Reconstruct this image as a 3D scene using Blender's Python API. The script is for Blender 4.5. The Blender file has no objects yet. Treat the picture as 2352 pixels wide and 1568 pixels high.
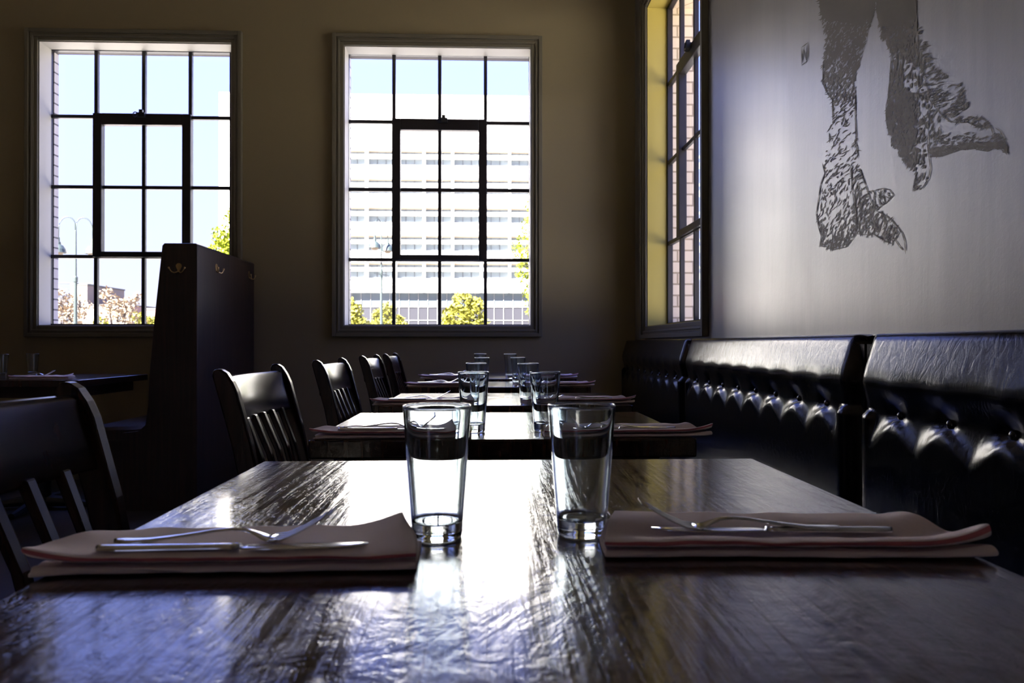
import bpy, bmesh, math, random
from mathutils import Vector, Matrix, noise
random.seed(7)
S = bpy.context.scene
C = S.collection
PI = math.pi

# ------------------------------------------------------------------ camera, world, sun, exposure
FPX, CX, HOR = 1568.0, 1176.0, 790.0          # focal length in px, centre column, horizon row
EYE = 0.95
YAW = math.radians(1.97)
PITCH = math.atan((HOR - 784.0) / FPX)
cd = bpy.data.cameras.new('camera'); cam = bpy.data.objects.new('camera', cd); C.objects.link(cam)
cd.sensor_width = 36; cd.lens = 24; cd.clip_start = 0.02; cd.clip_end = 600
cam.location = (0, 0, EYE); cam.rotation_euler = (PI/2 + PITCH, 0, -YAW)
cd.dof.use_dof = True; cd.dof.focus_distance = 1.5; cd.dof.aperture_fstop = 9
S.camera = cam
S.view_settings.view_transform = 'Standard'; S.view_settings.look = 'None'
S.view_settings.exposure = 0.12; S.view_settings.gamma = 1; S.view_settings.use_curve_mapping = False
S.cycles.use_denoising = True
S.cycles.sample_clamp_indirect = 12
S.cycles.max_bounces = 14; S.cycles.diffuse_bounces = 5; S.cycles.transparent_max_bounces = 16

w = bpy.data.worlds.new('sky'); S.world = w; w.use_nodes = True
nt = w.node_tree; nt.nodes.clear()
tc = nt.nodes.new('ShaderNodeTexCoord'); sp = nt.nodes.new('ShaderNodeSeparateXYZ')
cr = nt.nodes.new('ShaderNodeValToRGB'); bg = nt.nodes.new('ShaderNodeBackground'); wo = nt.nodes.new('ShaderNodeOutputWorld')
nt.links.new(tc.outputs['Generated'], sp.inputs[0]); nt.links.new(sp.outputs[2], cr.inputs[0])
nt.links.new(cr.outputs[0], bg.inputs[0]); nt.links.new(bg.outputs[0], wo.inputs[0])
e = cr.color_ramp.elements
e[0].position = 0.0; e[0].color = (1.0, 1.0, 1.1, 1)
e[1].position = 1.0; e[1].color = (0.5, 0.85, 3.2, 1)
x_ = e.new(0.16); x_.color = (0.90, 1.0, 1.6, 1)
x_ = e.new(0.45); x_.color = (0.78, 1.08, 3.6, 1)
bg.inputs[1].default_value = 1.0
sd = bpy.data.lights.new('sun', 'SUN'); sun = bpy.data.objects.new('sun', sd); C.objects.link(sun)
sd.energy = 95; sd.angle = 0.009; sd.color = (1.0, 0.94, 0.84)
sun.rotation_euler = (math.radians(48), 0, math.radians(-38))     # from behind and to the left, above

# pixel -> point on a plane of the place
def ray(px, py):
    v = Vector(((px - CX) / FPX, (784.0 - py) / FPX, -1.0))
    return (cam.rotation_euler.to_matrix() @ v)
def hitY(px, py, Y): r = ray(px, py); t = Y / r.y; return Vector((r.x*t, Y, EYE + r.z*t))
def hitX(px, py, X): r = ray(px, py); t = X / r.x; return Vector((X, r.y*t, EYE + r.z*t))
def hitZ(px, py, Z): r = ray(px, py); t = (Z - EYE) / r.z; return Vector((r.x*t, r.y*t, Z))

# ------------------------------------------------------------------ materials
M = {}
def mat(name, col, rough=0.5, metal=0.0, spec=0.5, ior=1.5, coat=0.0, coat_rough=0.1):
    m = bpy.data.materials.new(name); m.use_nodes = True
    b = m.node_tree.nodes['Principled BSDF']
    b.inputs['Base Color'].default_value = (*col, 1); b.inputs['Roughness'].default_value = rough
    b.inputs['Metallic'].default_value = metal; b.inputs['Specular IOR Level'].default_value = spec
    b.inputs['IOR'].default_value = ior
    b.inputs['Coat Weight'].default_value = coat; b.inputs['Coat Roughness'].default_value = coat_rough
    M[name] = m
    return m
def N(m, t, **kw):
    n = m.node_tree.nodes.new(t)
    for k, v in kw.items():
        if k in n.inputs: n.inputs[k].default_value = v
        else: setattr(n, k, v)
    return n
def L(m, a, b): m.node_tree.links.new(a, b)
def bs(m): return m.node_tree.nodes['Principled BSDF']
def coords(m, scale=(1, 1, 1), rot=(0, 0, 0)):
    t = N(m, 'ShaderNodeTexCoord'); mp = N(m, 'ShaderNodeMapping')
    mp.inputs['Scale'].default_value = scale; mp.inputs['Rotation'].default_value = rot
    L(m, t.outputs['Object'], mp.inputs[0]); return mp.outputs[0]
def noisetex(m, co, scale, detail=4, rough=0.55, dist=0.0):
    n = N(m, 'ShaderNodeTexNoise', Scale=scale, Detail=detail, Roughness=rough, Distortion=dist); L(m, co, n.inputs['Vector']); return n.outputs['Fac']
def ramp(m, f, stops):
    r = N(m, 'ShaderNodeValToRGB'); L(m, f, r.inputs[0]); el = r.color_ramp.elements
    el[0].position, el[0].color = stops[0][0], (*stops[0][1], 1)
    el[1].position, el[1].color = stops[-1][0], (*stops[-1][1], 1)
    for p, c in stops[1:-1]: q = el.new(p); q.color = (*c, 1)
    return r.outputs[0]
def bump(m, hs, strength=0.3, dist=0.01):
    prev = None
    for h, s, d in hs:
        b = N(m, 'ShaderNodeBump', Strength=s, Distance=d); L(m, h, b.inputs['Height'])
        if prev: L(m, prev, b.inputs['Normal'])
        prev = b.outputs[0]
    L(m, prev, bs(m).inputs['Normal'])
def g3(v): return (v, v, v)

# varnished table wood, grain along Y
m = mat('table_wood', (.03, .012, .006), .2, ior=1.6, coat=.5, coat_rough=.1)
grain = noisetex(m, coords(m, (70, 3.0, 10)), 1.0, 5, .6, .6)
board = noisetex(m, coords(m, (9, .8, 2)), 1.0, 3, .5)
blot = noisetex(m, coords(m, (7, 5, 5)), 1.0, 5, .65, 1.2)
fine = noisetex(m, coords(m, (40, 26, 30)), 1.0, 4, .6, 1.5)
L(m, ramp(m, grain, [(.3, (.012, .005, .003)), (.55, (.045, .017, .008)), (.75, (.085, .034, .014))]), bs(m).inputs['Base Color'])
L(m, ramp(m, blot, [(.3, g3(.09)), (.7, g3(.24))]), bs(m).inputs['Roughness'])
bump(m, [(board, .3, .01), (blot, .34, .007), (fine, .32, .0026), (grain, .6, .0024)])
m = mat('table_edge', (.028, .012, .007), .35)
L(m, ramp(m, noisetex(m, coords(m, (3, 3, 60)), 1, 4), [(.3, (.012, .005, .003)), (.7, (.04, .016, .009))]), bs(m).inputs['Base Color'])
# chair / booth wood
m = mat('chair_wood', (.022, .008, .006), .22, spec=.36)
g = noisetex(m, coords(m, (50, 50, 4)), 1, 4)
L(m, ramp(m, g, [(.3, (.014, .005, .004)), (.7, (.032, .012, .008))]), bs(m).inputs['Base Color'])
bump(m, [(g, .15, .001)])
m = mat('booth_wood', (.03, .016, .012), .38, coat=.4, coat_rough=.3)
g = noisetex(m, coords(m, (60, 60, 2.2)), 1, 5)
L(m, ramp(m, g, [(.3, (.014, .007, .006)), (.7, (.05, .028, .02))]), bs(m).inputs['Base Color'])
bump(m, [(g, .25, .001)])
# walls
m = mat('wall_paint_olive', (.29, .235, .13), .6, spec=.3)
bump(m, [(noisetex(m, coords(m, (1, 1, 1)), 140, 3), .25, .002)])
m = mat('wall_paint_grey', (.30, .29, .285), .42, coat=1.0, coat_rough=.33)
bs(m).inputs['Coat IOR'].default_value = 1.75
st = noisetex(m, coords(m, (6, 9, .7)), 1, 5, .6, .3)
st2 = noisetex(m, coords(m, (1, 1, 1)), 1.6, 4, .6)
rough_low = N(m, 'ShaderNodeSeparateXYZ'); L(m, coords(m), rough_low.inputs[0])
L(m, ramp(m, st, [(.3, (.24, .235, .22)), (.7, (.34, .33, .31))]), bs(m).inputs['Base Color'])
L(m, ramp(m, st, [(.3, g3(.36)), (.7, g3(.46))]), bs(m).inputs['Roughness'])
pl = noisetex(m, coords(m, (1, 1, 1)), 75, 3, .6, .8)
pl2 = noisetex(m, coords(m, (1, 1, .25)), 14, 4, .6, .4)
bump(m, [(st, .18, .01), (pl2, .2, .004), (pl, .35, .0016)])
mat('wall_dark', (.34, .27, .19), .7)
mat('ceiling_paint', (.30, .25, .18), .8)
m = mat('floor_concrete', (.05, .04, .035), .5)
L(m, ramp(m, noisetex(m, coords(m), 3, 6), [(.3, (.03, .025, .02)), (.7, (.07, .055, .045))]), bs(m).inputs['Base Color'])
mat('casing_paint', (.17, .15, .10), .42)
mat('reveal_paint', (.50, .48, .42), .55)
mat('reveal_yellow', (.50, .40, .085), .55)
mat('sash_iron', (.015, .012, .014), .38)
m = mat('leather_black', (.003, .003, .004), .27, spec=.5)
wr = noisetex(m, coords(m, (1, 1, .55)), 38, 4, .6, 1.6)
wr2 = noisetex(m, coords(m), 260, 2)
bump(m, [(wr, .35, .0015), (wr2, .1, .0004)])
L(m, ramp(m, wr, [(.3, g3(.17)), (.7, g3(.24))]), bs(m).inputs['Roughness'])
mat('button_black', (.01, .01, .012), .15)
mat('brass', (.70, .50, .24), .28, metal=1)
mat('steel', (.72, .73, .76), .13, metal=1)
mat('mural_paint', (.15, .125, .09), .55)
mat('black_metal', (.012, .012, .012), .45)
# brick
def brick(name, c1, c2, mortar, sx=4.4, sz=4.4, vert_axis=True):
    m = mat(name, c1, .85)
    b = N(m, 'ShaderNodeTexBrick', Scale=1.0); b.inputs['Color1'].default_value = (*c1, 1); b.inputs['Color2'].default_value = (*c2, 1)
    b.inputs['Mortar'].default_value = (*mortar, 1); b.inputs['Brick Width'].default_value = .21; b.inputs['Row Height'].default_value = .075
    b.inputs['Mortar Size'].default_value = .006
    t = N(m, 'ShaderNodeTexCoord'); s = N(m, 'ShaderNodeSeparateXYZ'); L(m, t.outputs['Object'], s.inputs[0])
    a = N(m, 'ShaderNodeMath', operation='ADD'); L(m, s.outputs[0], a.inputs[0]); L(m, s.outputs[1], a.inputs[1])
    cb = N(m, 'ShaderNodeCombineXYZ'); L(m, a.outputs[0], cb.inputs[0]); L(m, s.outputs[2], cb.inputs[1]); L(m, cb.outputs[0], b.inputs['Vector'])
    L(m, b.outputs['Color'], bs(m).inputs['Base Color'])
    bm_ = N(m, 'ShaderNodeBump', Strength=.5, Distance=.01, invert=True); L(m, b.outputs['Fac'], bm_.inputs['Height']); L(m, bm_.outputs[0], bs(m).inputs['Normal'])
brick('brick_lilac', (.50, .46, .42), (.58, .53, .48), (.10, .09, .09))
brick('brick_cream', (.74, .62, .46), (.80, .68, .50), (.36, .28, .20))
# napkin cloth with red stripe (UV.y runs across the folded sheet, UV.x along it)
m = mat('napkin_cloth', (.62, .54, .56), .9, spec=.2)
uv = N(m, 'ShaderNodeUVMap'); su = N(m, 'ShaderNodeSeparateXYZ'); L(m, uv.outputs[0], su.inputs[0])
cl = ramp(m, su.outputs[1], [(0, (.62, .53, .56)), (1, (.62, .53, .56))])
rr = N(m, 'ShaderNodeValToRGB'); L(m, su.outputs[1], rr.inputs[0]); rr.color_ramp.interpolation = 'CONSTANT'
WH = (.82, .71, .73, 1); RD = (.50, .16, .20, 1); PK = (.68, .48, .55, 1)
el = rr.color_ramp.elements; el[0].position = 0; el[0].color = WH; el[1].position = .215; el[1].color = RD
for p, c in ((.222, WH), (.262, PK), (.272, WH), (.700, PK), (.712, WH), (.742, RD), (.750, WH)):
    q = el.new(p); q.color = c
L(m, rr.outputs[0], bs(m).inputs['Base Color'])
wv = noisetex(m, coords(m), 900, 2); wv2 = noisetex(m, coords(m), 30, 3)
bump(m, [(wv2, .35, .004), (wv, .3, .0005)])
# glass
def glassmat(name, col, ior=1.5, rough=0.0):
    m = bpy.data.materials.new(name); m.use_nodes = True; t = m.node_tree; t.nodes.clear()
    gl = t.nodes.new('ShaderNodeBsdfGlass'); o = t.nodes.new('ShaderNodeOutputMaterial')
    gl.inputs['Color'].default_value = (*col, 1); gl.inputs['IOR'].default_value = ior; gl.inputs['Roughness'].default_value = rough
    t.links.new(gl.outputs[0], o.inputs[0]); M[name] = m
glassmat('tumbler_glass', (.93, .96, .98))
m = bpy.data.materials.new('window_glass'); m.use_nodes = True; t = m.node_tree; t.nodes.clear(); M['window_glass'] = m
tr = t.nodes.new('ShaderNodeBsdfTransparent'); gs = t.nodes.new('ShaderNodeBsdfGlossy'); lw = t.nodes.new('ShaderNodeLayerWeight'); pw = t.nodes.new('ShaderNodeMath'); fr = t.nodes.new('ShaderNodeMath'); mx = t.nodes.new('ShaderNodeMixShader'); o = t.nodes.new('ShaderNodeOutputMaterial')
tr.inputs[0].default_value = (.985, .99, .99, 1); gs.inputs['Roughness'].default_value = 0.0; lw.inputs[0].default_value = .5; pw.operation = 'POWER'; pw.inputs[1].default_value = 5; fr.operation = 'MULTIPLY_ADD'; fr.inputs[1].default_value = .6; fr.inputs[2].default_value = .03; t.links.new(lw.outputs['Facing'], pw.inputs[0]); t.links.new(pw.outputs[0], fr.inputs[0])
t.links.new(fr.outputs[0], mx.inputs[0]); t.links.new(tr.outputs[0], mx.inputs[1]); t.links.new(gs.outputs[0], mx.inputs[2]); t.links.new(mx.outputs[0], o.inputs[0])
# outdoors
mat('building_white', (.80, .79, .77), .8)
mat('building_recess_shade', (.42, .34, .26), .9)  # warm shade of the window recesses, painted as the set-back body's colour
mat('building_glass', (.075, .09, .105), .35, spec=.5)
mat('curtain_light', (.055, .07, .085), .3)
mat('curtain_dark', (.02, .02, .026), .3)
mat('mullion_grey', (.015, .015, .02), .5)
mat('mullion_white', (.15, .15, .15), .5)
mat('asphalt', (.20, .19, .18), .9)
mat('pavement', (.36, .34, .31), .9)
mat('leaf_green', (.13, .16, .004), .6, spec=.2)
mat('leaf_yellow', (.15, .145, .018), .6, spec=.2)
mat('leaf_orange', (.20, .15, .10), .7, spec=.2)
mat('bark', (.07, .055, .05), .9)
mat('lamp_green', (.018, .028, .028), .5)
mat('lamp_globe', (.12, .09, .06), .4)
mat('brick_brown', (.16, .13, .11), .9)
mat('red_cladding', (.20, .075, .075), .8)
mat('hill_tan', (.20, .16, .14), .9)
mat('car_paint', (.1,.1,.11), .3)
mat('roof_grey', (.07,.07,.07), .9)

# ------------------------------------------------------------------ builders
class MB:
    def __init__(s): s.v = []; s.f = []; s.uv = None
    def add(s, vs, fs):
        o = len(s.v); s.v += [tuple(v) for v in vs]; s.f += [tuple(i + o for i in f) for f in fs]; return s
    def box(s, x0, x1, y0, y1, z0, z1):
        return s.add([(x0,y0,z0),(x1,y0,z0),(x1,y1,z0),(x0,y1,z0),(x0,y0,z1),(x1,y0,z1),(x1,y1,z1),(x0,y1,z1)],
                     [(0,3,2,1),(4,5,6,7),(0,1,5,4),(1,2,6,5),(2,3,7,6),(3,0,4,7)])
    def prism(s, pts, axis, a, b):
        n = len(pts)
        def P(p, t): return {'y': (p[0], t, p[1]), 'x': (t, p[0], p[1]), 'z': (p[0], p[1], t)}[axis]
        return s.add([P(p, a) for p in pts] + [P(p, b) for p in pts],
                     [tuple(range(n)), tuple(range(2*n-1, n-1, -1))] + [(i, n+i, n+(i+1) % n, (i+1) % n) for i in range(n)])
    def lathe(s, prof, n=32, c=(0, 0, 0), closed=False):
        k = len(prof); vs = []; fs = []
        for i in range(n):
            a = 2*PI*i/n
            for r, z in prof: vs.append((c[0]+r*math.cos(a), c[1]+r*math.sin(a), c[2]+z))
        for i in range(n):
            j = (i+1) % n
            for q in range(k-1): fs.append((i*k+q, j*k+q, j*k+q+1, i*k+q+1))
        return s.add(vs, fs)
    def tube(s, pts, r, n=8):
        pts = [Vector(p) for p in pts]; k = len(pts); rs = r if isinstance(r, (list, tuple)) else [r]*k; vs = []; fs = []
        up = Vector((0, 0, 1))
        for i, p in enumerate(pts):
            t = (pts[min(i+1, k-1)] - pts[max(i-1, 0)]).normalized()
            u = up if abs(t.dot(up)) < .95 else Vector((1, 0, 0))
            a = t.cross(u).normalized(); b = t.cross(a).normalized()
            for q in range(n):
                an = 2*PI*q/n; vs.append(p + rs[i]*(math.cos(an)*a + math.sin(an)*b))
        for i in range(k-1):
            for q in range(n): fs.append((i*n+q, i*n+(q+1) % n, (i+1)*n+(q+1) % n, (i+1)*n+q))
        fs.append(tuple(range(n))); fs.append(tuple(range((k-1)*n, k*n)))
        return s.add(vs, fs)
    def grid(s, fn, nu, nv):
        vs = [fn(i/(nu-1), j/(nv-1)) for i in range(nu) for j in range(nv)]
        return s.add(vs, [(i*nv+j, (i+1)*nv+j, (i+1)*nv+j+1, i*nv+j+1) for i in range(nu-1) for j in range(nv-1)])
    def build(s, name, m, parent=None, smooth=False, bevel=0, seg=2, solid=0, sub=0, loc=None, angle=None):
        me = bpy.data.meshes.new(name); me.from_pydata(s.v, [], s.f)
        b = bmesh.new(); b.from_mesh(me); bmesh.ops.recalc_face_normals(b, faces=b.faces); b.to_mesh(me); b.free()
        me.materials.append(M[m])
        if smooth: me.polygons.foreach_set('use_smooth', [True]*len(me.polygons))
        ob = bpy.data.objects.new(name, me); C.objects.link(ob)
        if parent: ob.parent = parent
        if loc: ob.location = loc
        if solid: md = ob.modifiers.new('solid', 'SOLIDIFY'); md.thickness = solid; md.offset = 0
        if bevel:
            md = ob.modifiers.new('bevel', 'BEVEL'); md.width = bevel; md.segments = seg; md.limit_method = 'ANGLE'
            md.harden_normals = False
            me.polygons.foreach_set('use_smooth', [False]*len(me.polygons))
        if sub: md = ob.modifiers.new('sub', 'SUBSURF'); md.levels = sub; md.render_levels = sub
        return ob
def tag(o, label=None, cat=None, group=None, kind=None):
    for k, v in (('label', label), ('category', cat), ('group', group), ('kind', kind)):
        if v: o[k] = v
    return o
def empty(name, loc, rz=0, label=None, cat=None, group=None, kind=None):
    o = bpy.data.objects.new(name, None); C.objects.link(o); o.location = loc; o.rotation_euler = (0, 0, rz); o.empty_display_size = .1
    return tag(o, label, cat, group, kind)
def copy_tree(o, parent=None):
    c = o.copy(); C.objects.link(c)
    if parent: c.parent = parent
    for ch in [q for q in bpy.data.objects if q.parent == o]:
        copy_tree(ch, c)
    return c
def struct(o): o['kind'] = 'structure'; return o

# ------------------------------------------------------------------ room shell
YF, XR = 4.90, 1.06                      # far wall, right wall
XL, YB, ZC = -4.6, -3.6, 3.75
def rectY(x0, y0, x1, y1, Y):            # pixel rectangle -> (u0,u1,z0,z1) on plane y=Y
    xm, ym = (x0+x1)/2, (y0+y1)/2
    return hitY(x0, ym, Y).x, hitY(x1, ym, Y).x, hitY(xm, y1, Y).z, hitY(xm, y0, Y).z
W1 = rectY(88, 97, 532, 748, YF)
W2 = rectY(790, 108, 1220, 748, YF)
zt = max(W1[3], W2[3])
W3 = (3.33, 4.52, EYE + .115, EYE + 2.25)
TH, TR = .215, .32
def holed(mb, f, lo, hi, zlo, zhi, holes):   # wall boxes around openings along one axis
    u = lo
    for (a, b, c, d) in sorted(holes):
        f(mb, u, a, zlo, zhi); f(mb, a, b, zlo, c); f(mb, a, b, d, zhi); u = b
    f(mb, u, hi, zlo, zhi); return mb
mb = holed(MB(), lambda q, a, b, c, d: q.box(a, b, YF, YF+TH, c, d), XL, XR, 0, ZC, [W1, W2])
struct(mb.build('wall_far', 'wall_paint_olive'))
mb = holed(MB(), lambda q, a, b, c, d: q.box(XR, XR+TR, a, b, c, d), YB, YF, 0, ZC, [W3])
struct(mb.build('wall_right', 'wall_paint_grey'))
struct(MB().box(XR, XR+TR, YF, YF+TH, 0, ZC).build('wall_corner', 'brick_lilac'))
struct(MB().box(XL-.2, XL, YB, YF+TH, 0, ZC).build('wall_left', 'wall_dark'))
mb = holed(MB(), lambda q, a, b, c, d: q.box(a, b, YB-.2, YB, c, d), XL-.2, XR+TR, 0, ZC, [(-2.6, -1.8, 1.2, 2.1)])  # opening behind the camera is added to let in fill light
struct(mb.build('wall_back', 'wall_dark'))
struct(MB().box(XL-.2, XR+TR, YB-.2, YF+TH, -.1, 0).build('floor', 'floor_concrete'))
struct(MB().box(XL-.2, XR+TR, YB-.2, YF+TH, ZC, ZC+.15).build('ceiling', 'ceiling_paint'))
struct(MB().box(XL, -2.36, YF-.015, YF, 0, .12).box(-1.66, XR, YF-.015, YF, 0, .12).build('baseboard_far', 'casing_paint', bevel=.004))
struct(MB().box(XL, XL+.015, YB, YF, 0, .12).build('baseboard_left', 'casing_paint', bevel=.004))

def window(name, T, opn, vx, hz, hop, rev, outm, tout, latch_u):
    """T maps (u, d, z); opn = opening; vx/hz = bar positions; hop = (c0,c1,r0,r1) indexes of the opening vent"""
    u0, u1, z0, z1 = opn
    r = struct(empty(name, (0, 0, 0)))
    def B(mb, a, b, d0, d1, c, d):
        p = [T(a, d0, c), T(b, d1, d)]
        return mb.box(min(p[0][0], p[1][0]), max(p[0][0], p[1][0]), min(p[0][1], p[1][1]), max(p[0][1], p[1][1]), min(p[0][2], p[1][2]), max(p[0][2], p[1][2]))
    def ring(mb, g0, g1, d0, d1):   # frame from g0 inside edge to g1 outside edge (offset outward of the opening)
        B(mb, u0-g1, u0-g0, d0, d1, z0-g1, z1+g1); B(mb, u1+g0, u1+g1, d0, d1, z0-g1, z1+g1)
        B(mb, u0-g0, u1+g0, d0, d1, z1+g0, z1+g1); B(mb, u0-g0, u1+g0, d0, d1, z0-g1, z0-g0)
    mb = MB(); ring(mb, .052, .078, -.034, 0); ring(mb, .024, .052, -.022, 0); ring(mb, 0, .024, -.014, 0); ring(mb, .030, .040, -.028, -.02)
    mb.build('casing', 'casing_paint', r, bevel=.003)
    t = .006; mb = MB()
    B(mb, u0, u0+t, 0, .13, z0, z1); B(mb, u1-t, u1, 0, .13, z0, z1); B(mb, u0, u1, 0, .13, z1-t, z1)
    mb.build('reveal', rev, r)
    B(MB(), u0, u1, 0, .13, z0, z0+t).build('sill', rev, r) if True else None
    mb = MB(); B(mb, u0, u0+t, .165, tout, z0, z1); B(mb, u1-t, u1, .165, tout, z0, z1); B(mb, u0, u1, .165, tout, z1-t, z1); B(mb, u0, u1, .165, tout, z0, z0+t)
    mb.build('brick_jamb', outm, r)
    # steel frame and bars
    fw = .022; mb = MB()
    B(mb, u0, vx[0]+fw/2, .13, .165, z0, z1); B(mb, vx[-1]-fw/2, u1, .13, .165, z0, z1)
    B(mb, u0, u1, .13, .165, hz[0]-fw/2, z1); B(mb, u0, u1, .13, .165, z0, hz[-1]+fw/2)
    mb.build('frame', 'sash_iron', r, bevel=.002)
    bw = .0125
    c0, c1, r0, r1 = hop
    mb = MB()
    for i in range(1, len(vx)-1):
        if i in (c0, c1): B(mb, vx[i]-bw, vx[i]+bw, .132, .16, z0, z1)
        else:
            B(mb, vx[i]-bw, vx[i]+bw, .132, .16, hz[r0], z1); B(mb, vx[i]-bw, vx[i]+bw, .132, .16, z0, hz[r1])
    for j in range(1, len(hz)-1):
        if j in (r0, r1): B(mb, u0, u1, .132, .16, hz[j]-bw, hz[j]+bw)
        else: B(mb, u0, vx[c0], .132, .16, hz[j]-bw, hz[j]+bw); B(mb, vx[c1], u1, .132, .16, hz[j]-bw, hz[j]+bw)
    mb.build('glazing_bar', 'sash_iron', r, bevel=.002)
    # vent: thick inner sash
    a, b, c, d = vx[c0], vx[c1], hz[r1], hz[r0]
    mb = MB(); q = .050; k = .030
    B(mb, a-.012, a+q, .112, .162, c-.006, d+.02); B(mb, b-q, b+.012, .112, .162, c-.006, d+.02)
    B(mb, a+q, b-q, .112, .162, d-.062, d+.02); B(mb, a+q, b-q, .112, .162, c-.006, c+.035)
    vent = mb.build('vent_sash', 'sash_iron', r, bevel=.004)
    mb = MB(); um = vx[(c0+c1)//2]; zm = hz[(r0+r1)//2]
    B(mb, um-bw, um+bw, .135, .158, c+.03, d-.05); B(mb, a+q, b-q, .136, .157, zm-bw, zm+bw)
    mb.build('vent_bar', 'sash_iron', vent, bevel=.002)
    mb = MB(); B(mb, latch_u-.03, latch_u+.03, .085, .112, d-.012, d+.02); B(mb, latch_u-.012, latch_u+.014, .088, .11, d+.02, d+.042)
    p = [T(latch_u-.03+.045*math.cos(z)*.4, .078, d+.0+.018*math.sin(z)) for z in [q*PI/6 for q in range(13)]]
    mb.tube(p, .004, 6)
    mb.build('latch', 'black_metal', r, bevel=.002)
    mb = MB(); B(mb, u0+.002, u1-.002, .146, .149, z0+.002, z1-.002); mb.build('glass', 'window_glass', r)
    return r
ys = YF + .145
vx1 = [hitY(p, 450, ys).x for p in (115, 222, 331, 438, 532)]; hz1 = [hitY(330, p, ys).z for p in (117, 270, 431, 590, 747)]
vx2 = [hitY(p, 450, ys).x for p in (799, 905, 1010, 1115, 1218)]; hz2 = [hitY(1010, p, ys).z for p in (126, 282, 437, 597, 748)]
TF = lambda u, d, z: (u, YF + d, z)
window('window_1', TF, W1, vx1, hz1, (1, 3, 1, 3), 'reveal_paint', 'brick_lilac', TH, vx1[2])
window('window_2', TF, W2, vx2, hz2, (1, 3, 1, 3), 'reveal_paint', 'brick_lilac', TH, vx2[2]+.03)
vx3 = [3.345, 3.63, 3.925, 4.215, 4.505]; hz3 = [EYE+q for q in (2.235, 1.725, 1.204, .667, .13)]
window('window_3', lambda u, d, z: (XR + d, u, z), W3, vx3, hz3, (1, 3, 1, 3), 'reveal_yellow', 'brick_cream', TR, 3.93)

# ------------------------------------------------------------------ dining tables
def make_table(wid, dep, hgt):
    r = empty('dining_table', (0, 0, 0)); t = .038
    MB().box(-wid/2, wid/2, -dep/2, dep/2, hgt-t, hgt).build('tabletop', 'table_wood', r, bevel=.004, seg=3)
    a = .06
    MB().box(-wid/2+a, wid/2-a, -dep/2+a, -dep/2+a+.02, hgt-t-.06, hgt-t).box(-wid/2+a, wid/2-a, dep/2-a-.02, dep/2-a, hgt-t-.06, hgt-t).box(-wid/2+a, -wid/2+a+.02, -dep/2+a, dep/2-a, hgt-t-.06, hgt-t).box(wid/2-a-.02, wid/2-a, -dep/2+a, dep/2-a, hgt-t-.06, hgt-t).build('apron', 'table_edge', r, bevel=.002)
    MB().lathe([(0, .03), (.05, .03), (.038, .07), (.036, .6), (.06, hgt-t-.02), (.12, hgt-t-.005), (.12, hgt-t), (0, hgt-t)], 20).build('column', 'black_metal', r, smooth=False)
    mb = MB()
    for k in range(4):
        an = k*PI/2; c, s = math.cos(an), math.sin(an)
        mb.tube([(0, 0, .045), (.15*c, .15*s, .038), (min(.27, dep/2)*c, min(.27, dep/2)*s, .018)], [.035, .028, .018], 8)
    mb.build('base', 'black_metal', r)
    return r
TABLES = [  # x0, x1, y0, y1, height, label
    (-.366, .440, .27, 1.124, .76, 'large dark glossy wooden table filling the foreground'),
    (-.357, .420, 1.362, 1.905, .76, 'dark wooden table directly behind the foreground table'),
    (-.340, .450, 2.11, 2.65, .76, 'third dark wooden table back from the camera in the row'),
    (-.355, .455, 3.02, 3.47, .76, 'fourth dark wooden table back, partly hidden, second nearest the far wall'),
    (-.335, .465, 3.58, 4.42, .768, 'last dark wooden table of the row, nearest the far wall')]
for x0, x1, y0, y1, h, lb in TABLES:
    r = make_table(x1-x0, y1-y0, h); r.location = ((x0+x1)/2, (y0+y1)/2, 0)
    tag(r, lb, 'table', 'tables in a row beside the banquette')
bt = make_table(.82, .74, .76); bt.location = (-2.165-.41, 4.05, 0); tag(bt, 'dark booth table under the left window, left of the tall partition', 'table')

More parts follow.
